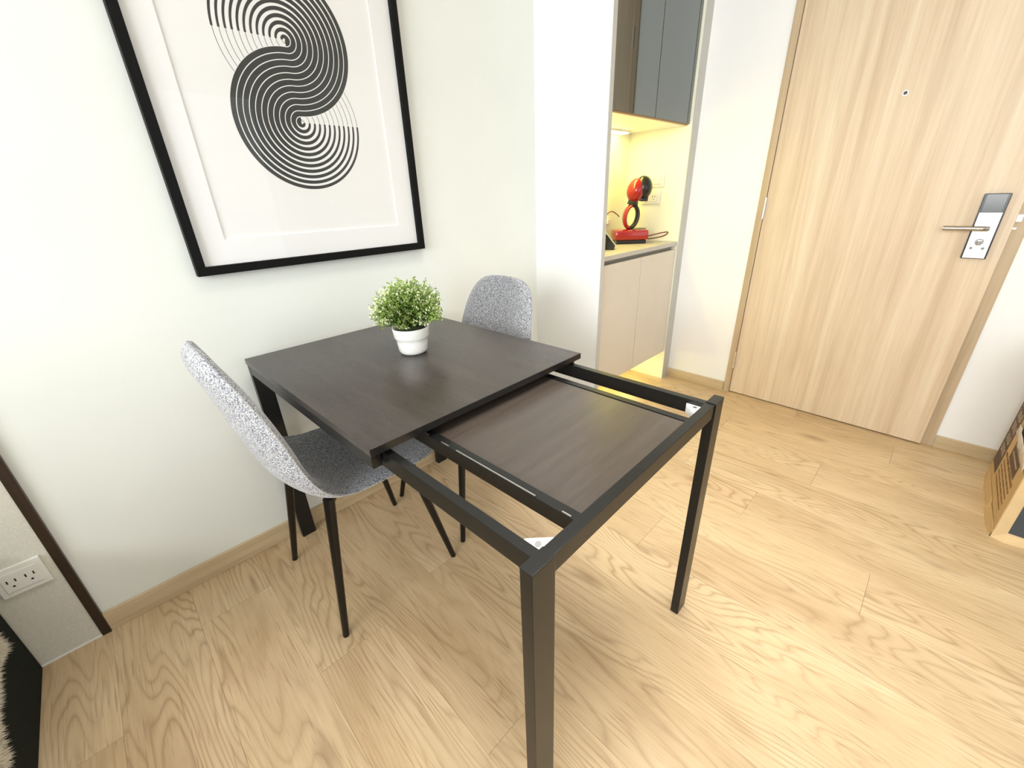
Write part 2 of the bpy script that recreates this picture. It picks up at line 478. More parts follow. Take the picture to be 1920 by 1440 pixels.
def window(name, x0, x1, y0, y1, z0, z1, along, n):
    f = bmesh.new(); t = 0.045
    if along == 'y':
        box(f, x0, x1, y0, y0 + t, z0, z1); box(f, x0, x1, y1 - t, y1, z0, z1)
        box(f, x0, x1, y0 + t, y1 - t, z0, z0 + t); box(f, x0, x1, y0 + t, y1 - t, z1 - t, z1)
        for i in range(1, n):
            c = y0 + (y1 - y0) * i / n; box(f, x0, x1, c - 0.02, c + 0.02, z0 + t, z1 - t)
    else:
        box(f, x0, x0 + t, y0, y1, z0, z1); box(f, x1 - t, x1, y0, y1, z0, z1)
        box(f, x0 + t, x1 - t, y0, y1, z0, z0 + t); box(f, x0 + t, x1 - t, y0, y1, z1 - t, z1)
        for i in range(1, n):
            c = x0 + (x1 - x0) * i / n; box(f, c - 0.02, c + 0.02, y0, y1, z0 + t, z1 - t)
    o = struct(obj(name, f, 'lam'))
    for i in range(n):
        if along == 'y':
            a, b = y0 + (y1 - y0) * i / n, y0 + (y1 - y0) * (i + 1) / n
            bobj('pane', ((x0 + x1) / 2 - .003, (x0 + x1) / 2 + .003, a + 0.02, b - 0.02, z0 + t, z1 - t), 'winglass', o)
        else:
            a, b = x0 + (x1 - x0) * i / n, x0 + (x1 - x0) * (i + 1) / n
            bobj('pane', (a + 0.02, b - 0.02, (y0 + y1) / 2 - .003, (y0 + y1) / 2 + .003, z0 + t, z1 - t), 'winglass', o)
    return o


window('window_1', XL - 0.09, XL - 0.03, -1.70, 1.00, 0.88, 2.42, 'y', 3)['label'] = 'wide window in the left wall'
window('fill_window', -1.0, 2.1, YF - 0.09, YF - 0.03, 0.0, 2.42, 'x', 3)['label'] = 'unseen glazing behind the camera, added with the fill light'

# raised panel section and dark brown strip at the lower left
struct(bobj('trim_2', (XL, -0.322, 1.529, YW, 0.004, HC), 'panel'), 'raised textured panel left of the dark brown strip')
struct(bobj('trim_1', (-0.322, -0.301, 1.526, YW, 0.0, HC), 'strip'), 'dark brown vertical strip between panel and wall')
struct(bobj('trim_5', (XL, -0.322, 1.5275, 1.529, 0.0, 0.006), 'lam'), 'thin white bead under the textured panel')


def baseboard(name, dims, top_axis, label):
    bm = bmesh.new(); box(bm, *dims, 0.002)
    return struct(obj(name, bm, 'baseboard'), label)


baseboard('baseboard_back', (-0.301, 1.711, 1.529, YW, 0, 0.072), 'x', 'pale oak baseboard under the picture wall')
baseboard('baseboard_right', (2.655, XR, 0.790, 1.170, 0, 0.060), 'y', 'pale oak baseboard left of the entrance door')
baseboard('baseboard_right', (2.655, XR, -1.6, -0.203, 0, 0.060), 'y', 'pale oak baseboard right of the entrance door')
# pale wood reveal around the door opening
struct(bobj('trim_6', (2.660, XR + 0.13, 0.754, 0.787, 0, 2.50), 'jamb'), 'pale wood door frame post on the hinge side')
struct(bobj('trim_7', (2.660, XR + 0.13, -0.200, -0.1597, 0, 2.50), 'jamb'), 'pale wood door frame post on the lock side')
struct(bobj('trim_8', (2.660, XR + 0.13, -0.1597, 0.754, 2.468, 2.50), 'jamb'), 'pale wood door frame head')
struct(bobj('wall_corridor', (XR + 0.141, XR + 0.15, -0.25, 0.85, 0, 2.55), 'jamb'))

# ------------------------------------------------------------------ entrance door (slightly ajar), origin on the hinge line
door = bpy.data.objects.new('door_1', None); COL.objects.link(door)
door.location = (2.668, 0.752, 0.0); door.rotation_euler = (0, 0, math.radians(-1.9))
struct(door, 'pale wood grain entrance door standing slightly ajar')
DW = 0.911
bobj('door_leaf', (0.0, 0.042, -DW, 0.0, 0.006, 2.464), 'door', door, 0.001)
lockp = bobj('lock_plate', (-0.018, -0.0, -0.873, -0.799, 0.886, 1.134), 'blackplastic', door, 0.002, 'dark rim of the lock')
bobj('silver_face', (-0.0205, -0.018, -0.868, -0.804, 0.889, 1.064), 'lockwhite', lockp, 0.0)
bobj('card_reader', (-0.0205, -0.018, -0.864, -0.808, 1.066, 1.131), 'lockglass', lockp, 0.0, 'dark glossy reader window')
bm = bmesh.new()
tube(bm, [(-0.018, -0.842, 1.006), (-0.050, -0.842, 1.006)], 0.011, 14)
tube(bm, catmull([(-0.047, -0.845, 1.006), (-0.055, -0.832, 1.006), (-0.056, -0.80, 1.006), (-0.056, -0.715, 1.006)], 5), 0.0095, 14)
o = obj('lever_handle', bm, 'lever', door, label='polished steel lever handle'); smooth_angle(o)
bm = bmesh.new(); tube(bm, [(-0.020, -0.838, 1.006), (-0.024, -0.838, 1.006)], 0.018, 20); smooth_angle(obj('handle_rose', bm, 'lockwhite', door))
bm = bmesh.new()
tube(bm, [(-0.020, -0.836, 0.953), (-0.024, -0.836, 0.953)], 0.013, 18)
box(bm, -0.038, -0.024, -0.842, -0.830, 0.941, 0.958, 0.002)
obj('thumb_turn', bm, 'lever', door)
for yy in (-0.853, -0.819):
    bm = bmesh.new(); tube(bm, [(-0.0205, yy, 0.928), (-0.0225, yy, 0.928)], 0.005, 10); obj('screw_cover', bm, 'lever', lockp)
bobj('latch_bolt', (0.010, 0.030, -0.928, -DW, 1.028, 1.056), 'lockwhite', door, 0.002)
bobj('auxiliary_latch', (0.010, 0.026, -0.922, -DW, 1.000, 1.008), 'lockwhite', door, 0.001)
bm = bmesh.new(); tube(bm, [(-0.002, -0.452, 1.528), (0.001, -0.452, 1.528)], 0.0095, 20)
pe = obj('peephole', bm, 'steel', door)
bm = bmesh.new(); tube(bm, [(-0.0026, -0.452, 1.528), (-0.002, -0.452, 1.528)], 0.0072, 16); obj('lens', bm, 'blackplastic', pe)
for z0, z1 in ((0.166, 0.274), (1.034, 1.140), (1.955, 2.06)):
    bm = bmesh.new()
    for a in range(3):
        za = z0 + (z1 - z0) * a / 3
        tube(bm, [(-0.0075, 0.002, za), (-0.0075, 0.002, za + (z1 - z0) / 3 - 0.001)], 0.0068, 12)
    smooth_angle(obj('hinge', bm, 'steel', door))

# ------------------------------------------------------------------ kitchen niche
X0, X1 = 1.7365, 2.5855
bc = thing('base_cabinet', 'wall-hung beige two-door base cabinet in the kitchen niche', 'cabinet', (0, 0, 0.2))
bc.location = (2.16, 1.36, 0.20)


def rel(o, d):
    l = o.location
    return (d[0] - l.x, d[1] - l.x, d[2] - l.y, d[3] - l.y, d[4] - l.z, d[5] - l.z)


bobj('carcass', rel(bc, (X0, X1, 1.203, 1.545, 0.205, 0.862)), 'groove', bc)  # dark colour puts the shade of the door gap into the carcass
bobj('door', rel(bc, (X0, 2.1745, 1.180, 1.198, 0.200, 0.861)), 'cab', bc, 0.001)
bobj('door', rel(bc, (2.1795, X1 - 0.003, 1.180, 1.198, 0.200, 0.861)), 'cab', bc, 0.001)
bobj('finger_channel', rel(bc, (X0, X1, 1.212, 1.545, 0.862, 0.884)), 'groove', bc, label='recessed grey grip channel')
wt = bobj('worktop', (X0, X1, 1.176, 1.546, 0.884, 0.907), 'worktop', bev=0.001)
tag(wt, 'pale stone worktop over the beige base cabinet', 'worktop')
wc = thing('wall_cabinet', 'high wall cabinet with grey mirrored doors above the worktop', 'cabinet', (2.16, 1.36, 1.515))
bobj('carcass', rel(wc, (X0, X1, 1.208, 1.545, 1.514, 2.40)), 'lam', wc)
bobj('bottom_edge', rel(wc, (X0, X1, 1.200, 1.2078, 1.514, 1.523)), 'warmwood', wc, label='warm wood front edge')
bobj('mirror_door', rel(wc, (X0 + 0.001, 2.1965, 1.187, 1.1995, 1.520, 2.40)), 'mirror', wc, label='grey tinted mirror door')
bobj('mirror_door', rel(wc, (2.2005, X1 - 0.002, 1.187, 1.1995, 1.520, 2.40)), 'mirror', wc, label='grey tinted mirror door')
ls = thing('light_strip', 'glowing warm light strip under the mirrored wall cabinet', 'light', (2.10, 1.50, 1.512))
bobj('housing', rel(ls, (1.742, 2.47, 1.480, 1.532, 1.504, 1.5135)), 'lam', ls)
bobj('diffuser', rel(ls, (1.746, 2.455, 1.484, 1.528, 1.499, 1.504)), 'led', ls)


def wall_plate(loc, rotz, w, h, label, kind, group=None, n=2):
    """plate in local x (width), z (height), facing -y"""
    t = thing('wall_socket' if kind == 'socket' else 'light_switch', label, 'socket' if kind == 'socket' else 'switch', loc, rotz)
    bobj('cover_plate', (-w / 2, w / 2, -0.009, 0, 0, h), 'socket', t, 0.0025)
    bobj('insert', (-w * 0.36, w * 0.36, -0.0115, -0.009, h * 0.18, h * 0.82), 'socket', t, 0.001)
    for i in range(n):
        cx = (-w * 0.18, w * 0.18)[i] if n == 2 else 0
        if kind == 'socket':
            bm = bmesh.new()
            for dx in (-0.0075, 0.0075): box(bm, cx + dx - 0.0014, cx + dx + 0.0014, -0.0122, -0.0116, h * 0.50, h * 0.50 + 0.0095)
            tube(bm, [(cx, -0.0122, h * 0.36), (cx, -0.0116, h * 0.36)], 0.0028, 8)
            obj('socket_slot', bm, 'slot', t)
        else:
            bobj('rocker', (cx - w * 0.15, cx + w * 0.15, -0.0140, -0.0116, h * 0.24, h * 0.76), 'socket', t, 0.0015)
    return t


wall_plate((2.588, 1.376, 1.120), -PI / 2, 0.124, 0.074, 'double socket on the niche side wall, lower plate behind the red machine', 'socket')
wall_plate((2.588, 1.358, 1.213), -PI / 2, 0.118, 0.074, 'switch plate on the niche side wall above the double socket', 'switch')
s3 = wall_plate((-0.386, 1.529, 0.262), 0, 0.094, 0.088, 'white double outlet low on the textured panel beside the dark sofa', 'socket')
bm = bmesh.new(); box(bm, -0.018, 0.018, -0.024, 0.0, -0.014, 0.014, 0.003)
so = thing('wall_plug', 'white plug on the niche rear wall behind the red machine', 'plug', (2.37, 1.548, 1.03))
obj('plug_body', bm, 'socket', so)
bobj('plug_base', (-0.03, 0.03, -0.006, 0, -0.026, 0.026), 'socket', so, 0.002)

# red capsule coffee machine, local +x = its front
cmx = thing('coffee_machine', 'glossy red and black capsule coffee machine on the worktop', 'coffee machine', (2.402, 1.400, 0.907), math.radians(-47))
bm = bmesh.new(); box(bm, -0.088, 0.088, -0.068, 0.068, 0.0, 0.022, 0.006); obj('foot', bm, 'blackplastic', cmx)
bm = bmesh.new(); box(bm, -0.100, 0.100, -0.078, 0.078, 0.020, 0.080, 0.020); smooth_angle(obj('base', bm, 'red', cmx), 50)
bm = bmesh.new(); lathe(bm, [(0.0001, 0.083), (0.05, 0.083), (0.052, 0.080), (0.052, 0.078)], 32, 0.045, 0); obj('drip_tray', bm, 'darkgrey', cmx)


def loop_part(name, mat, a0, a1, seg, hw, parent):
    """oval ring standing upright in the local xz plane; angles in degrees, 0 = front"""
    bm = bmesh.new(); rings = []
    for i in range(seg + 1):
        a = math.radians(a0 + (a1 - a0) * i / seg)
        c, s = math.cos(a), math.sin(a)
        ring = []
        for k in range(10):
            b = 2 * PI * k / 10
            rr = 0.0125 * math.cos(b); w = hw * math.sin(b)
            ring.append(bm.verts.new((0.003 + (0.0375 + rr) * c + 0.005 * s, w, 0.150 + (0.062 + rr * 0.9) * s)))
        rings.append(ring)
    for r0, r1 in zip(rings, rings[1:]):
        for k in range(10): bm.faces.new((r0[k], r0[(k + 1) % 10], r1[(k + 1) % 10], r1[k]))
    bm.faces.new(rings[0][::-1]); bm.faces.new(rings[-1])
    return obj(name, bm, mat, parent, True)


loop_part('front_loop', 'blackplastic', -100, 100, 24, 0.030, cmx)
loop_part('rear_loop', 'red', 100, 260, 24, 0.036, cmx)
bm = bmesh.new(); tube(bm, [(0.006, 0, 0.215), (0.010, 0, 0.245), (0.014, 0, 0.262)], [0.032, 0.028, 0.036], 20); obj('neck', bm, 'darkgrey', cmx, True)


def ellipsoid(name, mat, c, r, parent, tilt=0.0):
    bm = bmesh.new(); bmesh.ops.create_uvsphere(bm, u_segments=28, v_segments=18, radius=1)
    M = Matrix.Translation(c) @ Matrix.Rotation(tilt, 4, 'Y') @ Matrix.Diagonal((*r, 1))
    bmesh.ops.transform(bm, matrix=M, verts=bm.verts)
    return obj(name, bm, mat, parent, True)


ellipsoid('front_head', 'blackplastic', (0.060, 0, 0.305), (0.052, 0.056, 0.064), cmx)
ellipsoid('red_head_shell', 'red', (0.020, 0, 0.292), (0.052, 0.060, 0.066), cmx, math.radians(12))
bm = bmesh.new(); box(bm, 0.045, 0.090, -0.022, 0.022, 0.232, 0.262, 0.006); obj('capsule_holder', bm, 'blackplastic', cmx)
bm = bmesh.new()
tube(bm, catmull([(0.09, 0.02, 0.02), (0.15, 0.035, 0.018), (0.21, 0.0, 0.035), (0.218, -0.04, 0.058), (0.17, -0.03, 0.052), (0.09, 0.0, 0.03)], 6), 0.0033, 8)
obj('power_cable', bm, 'cable', cmx, True)
# dark slanted appliance half hidden by the partition
ap = thing('small_appliance', 'small dark slanted appliance on the worktop half hidden by the partition', 'appliance', (2.075, 1.335, 0.907), math.radians(-58))
bm = bmesh.new()
for y in (-0.035, 0.035):
    pass
v = [bm.verts.new(p) for p in [(-0.085, -0.04, 0), (0.032, -0.04, 0), (0.038, -0.04, 0.022), (-0.052, -0.04, 0.128), (-0.085, -0.04, 0.128),
                                (-0.085, 0.04, 0), (0.032, 0.04, 0), (0.038, 0.04, 0.022), (-0.052, 0.04, 0.128), (-0.085, 0.04, 0.128)]]
bm.faces.new(v[:5][::-1]); bm.faces.new(v[5:])
for i in range(5): bm.faces.new((v[i], v[(i + 1) % 5], v[(i + 1) % 5 + 5], v[i + 5]))
bmesh.ops.bevel(bm, geom=bm.edges[:], offset=0.004, segments=2, affect='EDGES')
obj('body', bm, 'blackplastic', ap)
bm = bmesh.new(); tube(bm, [(0.040, -0.041, 0.024), (-0.050, -0.041, 0.132)], 0.003, 8); obj('trim_edge', bm, 'steel', ap)
bm = bmesh.new(); tube(bm, catmull([(-0.05, 0, 0.128), (-0.03, 0.03, 0.165), (0.005, 0.08, 0.19), (0.035, 0.11, 0.175), (0.05, 0.12, 0.16)], 6), 0.0028, 8); obj('cable', bm, 'cable', ap, True)

# ------------------------------------------------------------------ framed print
pic = thing('framed_print', 'large black framed print of two joined black spiral discs', 'picture', (0.610, YW, 1.011))
FW2, FH = 0.391, 1.035
bm = bmesh.new()
mw = 0.0245
for (x0, x1, z0, z1) in ((-FW2, FW2, 0, mw), (-FW2, FW2, FH - mw, FH), (-FW2, -FW2 + mw, mw, FH - mw), (FW2 - mw, FW2, mw, FH - mw)):
    box(bm, x0, x1, -0.030, -0.001, z0, z1, 0.0012)
obj('frame', bm, 'frame', pic)
bm = bmesh.new()
ix0, ix1, iz0, iz1 = -0.296, 0.291, 0.095, 0.94
for (x0, x1, z0, z1) in ((-FW2 + mw, ix0, mw, FH - mw), (ix1, FW2 - mw, mw, FH - mw), (ix0, ix1, mw, iz0), (ix0, ix1, iz1, FH - mw)):
    box(bm, x0, x1, -0.0150, -0.0105, z0, z1)
obj('mount', bm, 'mat', pic, label='wide white mount')
bobj('print_sheet', (ix0 - 0.01, ix1 + 0.01, -0.0100, -0.0085, iz0 - 0.01, iz1 + 0.01), 'poster', pic)
bobj('backing_board', (-FW2 + 0.005, FW2 - 0.005, -0.008, -0.002, 0.005, FH - 0.005), 'card', pic)
bobj('glass', (-FW2 + mw, FW2 - mw, -0.0215, -0.0200, mw, FH - mw), 'picglass', pic)

# ------------------------------------------------------------------ extending table
TB = thing('extending_table', 'dark wood extending table on a black steel frame, pulled open', 'table', (0.2904, 0.2762, 0), 0.0182)
bobj('tabletop', (-0.009, 0.685, 0.4095, 1.2012, 0.7375, 0.7548), 'wenge', TB, 0.0012)
bobj('edge_strip', (-0.009, 0.685, 0.4084, 0.4094, 0.7377, 0.7543), 'blackplastic', TB, 0, 'near black strip along the near edge')  # near-black strip covering the near edge of the top
bobj('extension_leaf', (0.154, 0.556, 0.030, 0.640, 0.695, 0.712), 'wenge_leaf', TB, 0.0012, 'lower dark wood extension leaf')
bobj('end_rail', (0.0506, 0.6581, 0.0028, 0.0240, 0.688, 0.7240), 'black', TB, 0.0012)
bobj('rear_rail', (0.0506, 0.6581, 1.2125, 1.2340, 0.688, 0.7240), 'black', TB, 0.0012)
for u0, u1 in ((0.0, 0.0506), (0.6581, 0.7087)):
    for v0, v1 in ((0.0, 0.0234), (1.212, 1.2354)):
        lg = bobj('leg', (u0, u1, v0, v1, 0.0, 0.7243), 'black', TB, 0.0014)
        bobj('end_cap', (u0 - 0.0003, u1 + 0.0003, v0 - 0.0003, v1 + 0.0003, 0.7244, 0.7266), 'black', lg, 0.0006)
        bobj('foot_pad', (u0 + 0.003, u1 - 0.003, v0 + 0.003, v1 - 0.003, 0.0, 0.003), 'blackplastic', lg)
for u0, u1 in ((0.025, 0.0440), (0.650, 0.669)):
    bobj('side_rail', (u0, u1, 0.0240, 1.12, 0.6865, 0.7240), 'black', TB, 0.0012)
for u0, u1 in ((0.0, 0.0215), (0.6735, 0.684)):
    bobj('apron', (u0, u1, 0.430, 1.210, 0.695, 0.7372), 'black', TB, 0.0012)
for u0, u1, zt in ((0.131, 0.1515, 0.7185), (0.5585, 0.578, 0.7135)):
    bobj('inner_rail', (u0, u1, 0.0242, 1.15, 0.687, zt), 'black', TB, 0.0010)
bobj('cross_rail', (0.0450, 0.6490, 0.452, 0.474, 0.7195, 0.7372), 'black', TB, 0.001)
for v0, v1 in ((0.052, 0.034), (0.325, 0.110), (0.375, 0.350), (0.440, 0.420)):
    bobj('rail_glint', (0.1320, 0.1345, min(v0, v1), max(v0, v1), 0.7186, 0.7205), 'zinc', TB, 0, 'painted glint along the inner rail edge, in bright runner')  # bright strips painting the glint on the inner rail's top edge
for sgn, u in ((1, 0.0442), (-1, 0.6498)):
    bm = bmesh.new()
    a = [(u, 0.0242), (u + sgn * 0.048, 0.0242), (u + sgn * 0.040, 0.034), (u + sgn * 0.012, 0.062), (u, 0.066)]
    lo = [bm.verts.new((p[0], p[1], 0.692)) for p in a]; hi = [bm.verts.new((p[0], p[1], 0.712)) for p in a]
    bm.faces.new(lo[::-1]); bm.faces.new(hi)
    for i in range(5): bm.faces.new((lo[i], lo[(i + 1) % 5], hi[(i + 1) % 5], hi[i]))
    bk = obj('corner_bracket', bm, 'whiteplastic', TB, label='white corner bracket')
    bm = bmesh.new(); tube(bm, [(u + sgn * 0.015, 0.040, 0.712), (u + sgn * 0.015, 0.040, 0.7145)], 0.005, 12); obj('screw', bm, 'zinc', bk)

# ------------------------------------------------------------------ chairs
ROWS = [(0.230, 0.432, .045), (0.2275, 0.437, .095), (0.219, 0.443, .140), (0.200, 0.449, .172), (0.165, 0.454, .194), (0.115, 0.459, .208),
        (0.050, 0.463, .216), (-0.020, 0.466, .220), (-0.075, 0.469, .221), (-0.118, 0.481, .221), (-0.148, 0.503, .219), (-0.172, 0.536, .217),
        (-0.190, 0.580, .213), (-0.204, 0.630, .207), (-0.218, 0.685, .199), (-0.234, 0.740, .191), (-0.252, 0.790, .181), (-0.267, 0.829, .167),
        (-0.280, 0.860, .147), (-0.2885, 0.882, .119), (-0.2935, 0.894, .082), (-0.296, 0.899, .038)]


def chair(label, loc, rotz):
    t = thing('dining_chair', label, 'chair', loc, rotz, 'grey upholstered chairs at the table')
    rows = catmull(ROWS, 3)
    N = len(rows); K = 13
    nrm = []
    for i, r in enumerate(rows):
        a = rows[max(i - 1, 0)]; b = rows[min(i + 1, N - 1)]
        d = Vector((b.x - a.x, 0, b.y - a.y)).normalized()
        nrm.append(Vector((d.z, 0, -d.x)) * -1)   # towards the outside (down / back)
    S = [-1 + 2 * k / (K - 1) for k in range(K)]
    S = [math.sin(s * PI / 2) * 0.55 + s * 0.45 for s in S]

    def grid(fn):
        bm = bmesh.new(); g = []
        for i in range(N):
            g.append([bm.verts.new(fn(i, s)) for s in S])
        for i in range(N - 1):
            for k in range(K - 1): bm.faces.new((g[i][k], g[i][k + 1], g[i + 1][k + 1], g[i + 1][k]))
        bm.faces.new(g[0]); bm.faces.new(g[-1])
        return bm

    def outward(i):
        n = nrm[i]
        if n.z > 0 or n.x > 0.2: n = -n
        return n

    def inner(i, s):
        r = rows[i]; k = (1 - s * s)
        wf = min(1.0, r.z / 0.19)
        back = min(1.0, max(0.0, (r.y - 0.50) / 0.12))
        # rolled edge in front of the seam, dished in the middle
        roll = (1 - abs(2 * min(1.0, (1 - abs(s)) / 0.55) - 1) ** 2) if abs(s) > 0.45 else 0.0
        edge = max(0.0, math.sin(min(1.0, (1 - abs(s)) / 0.5) * PI / 2)) ** 0.6
        d = -(0.010 + 0.016 * back) * edge * wf + 0.040 * (k ** 2) * wf ** 2 * (0.55 + 0.45 * back)
        if abs(s) >= 0.9999: d = 0.0
        return Vector((r.x, s * r.z, r.y)) + outward(i) * d

    def outer(i, s):
        r = rows[i]; wf = min(1.0, r.z / 0.15)
        back = min(1.0, max(0.0, (r.y - 0.45) / 0.12))
        T = 0.038 + 0.022 * back * min(1, max(0.0, (0.90 - r.y) / 0.20))
        d = T * (1 - abs(s) ** 2.6) ** 0.55 * (0.15 + 0.85 * wf)
        sx = s * (1 + 0.02 * (1 - abs(s)))
        return Vector((r.x, sx * r.z, r.y)) + outward(i) * d

    o = obj('inner_cushion', grid(inner), 'fabric_shaded', t, True)
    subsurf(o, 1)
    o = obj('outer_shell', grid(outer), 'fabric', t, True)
    subsurf(o, 1)
    pts = [Vector((r.x, r.z, r.y)) for r in rows] + [Vector((r.x, -r.z, r.y)) for r in reversed(rows)]
    pts = [p for p in pts]
    bm = bmesh.new(); tube(bm, pts + [pts[0]], 0.0022, 6, False); obj('piping', bm, 'fabric_shaded', t, True)
    bm = bmesh.new()
    run = pts[6:N - 2]
    for sgn in (1, -1):
        for i in range(3, len(run) - 1):
            a, b = run[i], run[i + 1]
            a = Vector((a.x, a.y * sgn, a.z)); b = Vector((b.x, b.y * sgn, b.z))
            dd = (b - a)
            for q in range(2):
                s0 = a + dd * (q * 0.5 + 0.05) + Vector((0, sgn * 0.0022, -0.0018)); s1 = a + dd * (q * 0.5 + 0.38) + Vector((0, sgn * 0.0018, -0.0018))
                tube(bm, [s0, s1], 0.0013, 4, False)
    obj('seam_stitching', bm, 'thread', t)['kind'] = 'stuff'
    for (tip, top) in (((-0.205, -0.212), (-0.140, -0.165)), ((-0.205, 0.212), (-0.140, 0.165)), ((0.207, -0.205), (0.118, -0.150)), ((0.207, 0.205), (0.118, 0.150))):
        zt = 0.446 if tip[0] > 0 else 0.452
        bm = bmesh.new()
        tube(bm, [(tip[0], tip[1], 0.0), (tip[0] + (top[0] - tip[0]) * .02, tip[1] + (top[1] - tip[1]) * .02, 0.010), (*top, zt)], [0.0085, 0.0095, 0.0155], 18)
        lg = obj('leg', bm, 'blackleg', t); smooth_angle(lg)
        bm = bmesh.new(); tube(bm, [(tip[0], tip[1], 0.0), (tip[0], tip[1], 0.006)], 0.0092, 14); obj('glide', bm, 'blackplastic', lg)
    bm = bmesh.new()
    for a, b in (((-0.14, -0.165), (0.118, 0.150)), ((-0.14, 0.165), (0.118, -0.150))):
        d = Vector((b[0] - a[0], b[1] - a[1], 0)).normalized(); nrm2 = Vector((-d.y, d.x, 0)) * 0.013
        lo = [Vector((a[0], a[1], 0.436)), Vector((b[0], b[1], 0.430))]
        vs = [bm.verts.new(p + q + Vector((0, 0, h))) for p in lo for q in (nrm2, -nrm2) for h in (0, 0.006)]
        for f in ((0, 1, 3, 2), (4, 6, 7, 5), (0, 4, 5, 1), (2, 3, 7, 6), (0, 2, 6, 4), (1, 5, 7, 3)): bm.faces.new([vs[i] for i in f])
    obj('cross_brace', bm, 'blackleg', t)
    return t


chair('heather grey upholstered chair at the left of the table, seen from behind and side', (0.410, 1.187, 0), 0.0)
chair('heather grey upholstered chair across the table beside the white partition', (0.885, 1.226, 0), math.radians(182.5))

# ------------------------------------------------------------------ potted plant
pp = thing('potted_plant', 'small bushy green artificial plant in a stepped white pot on the table', 'plant', (0.647, 1.108, 0.7548))
bm = bmesh.new()
rings = lathe(bm, [(0.0001, 0.0), (0.034, 0.0), (0.0405, 0.004), (0.0445, 0.012), (0.0475, 0.036), (0.0480, 0.046), (0.0520, 0.051), (0.0535, 0.054), (0.0560, 0.080), (0.0555, 0.083), (0.0525, 0.083), (0.050, 0.060), (0.0001, 0.058)], 48)
obj('pot', bm, 'ceramic', pp, True)
bm = bmesh.new(); rr_ = lathe(bm, [(0.0515, 0.070), (0.045, 0.076), (0.025, 0.084), (0.0005, 0.088)], 24); obj('moss', bm, 'soil', pp, True)
rnd = random.Random(11)
bms = {'leaf_dark': bmesh.new(), 'leaf_mid': bmesh.new(), 'leaf_pale': bmesh.new()}
stems = bmesh.new()


def leaf(bm, p, d, up, L, w):
    s = d.cross(up)
    if s.length < 1e-4: s = Vector((1, 0, 0))
    s.normalize()
    n = s.cross(d).normalized()
    a = bm.verts.new(p); b = bm.verts.new(p + d * L * .5 + s * w + n * L * .08); c = bm.verts.new(p + d * L + n * L * -.04); e = bm.verts.new(p + d * L * .5 - s * w + n * L * .08)
    bm.faces.new((a, b, c, e))


NS = 400
for i in range(NS):
    # directions over a squashed dome that droops past the rim
    zc = 1 - (i + 0.5) / NS * 1.42; ph = i * 2.39996 + rnd.uniform(-.2, .2)
    sr = math.sqrt(max(0.0, 1 - zc * zc))
    d = Vector((sr * math.cos(ph), sr * math.sin(ph), zc))
    bump_ = 0.86 + 0.22 * rnd.random() + 0.05 * math.sin(ph * 3 + zc * 4)
    tip = Vector((d.x * 0.102, d.y * 0.102, 0.136 + d.z * 0.088))
    c0 = Vector((0, 0, 0.120))
    tip = c0 + (tip - c0) * bump_
    if tip.z < 0.076: tip.z = 0.076 + rnd.uniform(-.012, .008)
    base = Vector((d.x * 0.020, d.y * 0.020, 0.085))
    mid = (base + tip) / 2 + Vector((d.x * -0.004, d.y * -0.004, 0.012))
    path = catmull([base, mid, tip], 3)
    tube(stems, path, 0.0006, 3, False)
    nl = 15
    kindm = rnd.random()
    for k in range(nl):
        f = 0.36 + 0.64 * k / (nl - 1)
        q = f * (len(path) - 1); a = int(min(q, len(path) - 2)); p = path[a].lerp(path[a + 1], q - a)
        ax = (path[a + 1] - path[a]).normalized()
        rv = Vector((rnd.gauss(0, 1), rnd.gauss(0, 1), rnd.gauss(0, 1) + .25)); rv = (rv - ax * rv.dot(ax)).normalized()
        dirn = (ax * rnd.uniform(.3, .9) + rv).normalized()
        L = rnd.uniform(0.0075, 0.0130)
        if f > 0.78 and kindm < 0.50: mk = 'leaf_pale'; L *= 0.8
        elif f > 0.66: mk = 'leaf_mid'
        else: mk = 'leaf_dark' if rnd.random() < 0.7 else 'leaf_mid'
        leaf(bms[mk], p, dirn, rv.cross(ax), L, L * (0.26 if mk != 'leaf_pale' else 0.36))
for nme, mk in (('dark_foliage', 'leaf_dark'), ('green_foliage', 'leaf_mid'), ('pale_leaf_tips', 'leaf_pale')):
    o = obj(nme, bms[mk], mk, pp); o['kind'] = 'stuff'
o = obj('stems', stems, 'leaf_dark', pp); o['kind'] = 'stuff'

# ------------------------------------------------------------------ dark sofa corner with cream throw at the lower left
sf = thing('sofa', 'dark charcoal upholstered sofa corner at the lower left edge', 'sofa', (-0.90, 0.45, 0))


def rounded_slab(bm, x0, x1, y0, y1, z0, z1, rc, re, seg=12, eseg=6, rcm=None):
    """plan with rounded corners (rc at +x+y, rcm elsewhere) and softly rounded top edge (re)"""
    rcm = rcm or 0.06
    def outline(ins):
        pts = []
        for cx, cy, a0, r in ((x1, y1, 0, rc), (x0, y1, 90, rcm), (x0, y0, 180, rcm), (x1, y0, 270, rcm)):
            sx = -1 if cx == x1 else 1; sy = -1 if cy == y1 else 1
            ox, oy = cx + sx * r, cy + sy * r
            for k in range(seg + 1):
                a = math.radians(a0 + 90 * k / seg)
                pts.append((ox + (r - ins) * math.cos(a), oy + (r - ins) * math.sin(a)))
        return pts
    levels = [(0.004, z0), (0.0, z0 + 0.01)] + [(re * (1 - math.cos(b)), z1 - re + re * math.sin(b)) for b in [PI / 2 * k / eseg for k in range(eseg + 1)]]
    rings = []
    for ins, z in levels:
        rings.append([bm.verts.new((x, y, z)) for x, y in outline(min(ins, rcm * 0.95))])
    for a, b in zip(rings, rings[1:]):
        n = len(a)
        for k in range(n): bm.faces.new((a[k], a[(k + 1) % n], b[(k + 1) % n], b[k]))
    bm.faces.new(rings[0][::-1]); bm.faces.new(rings[-1])


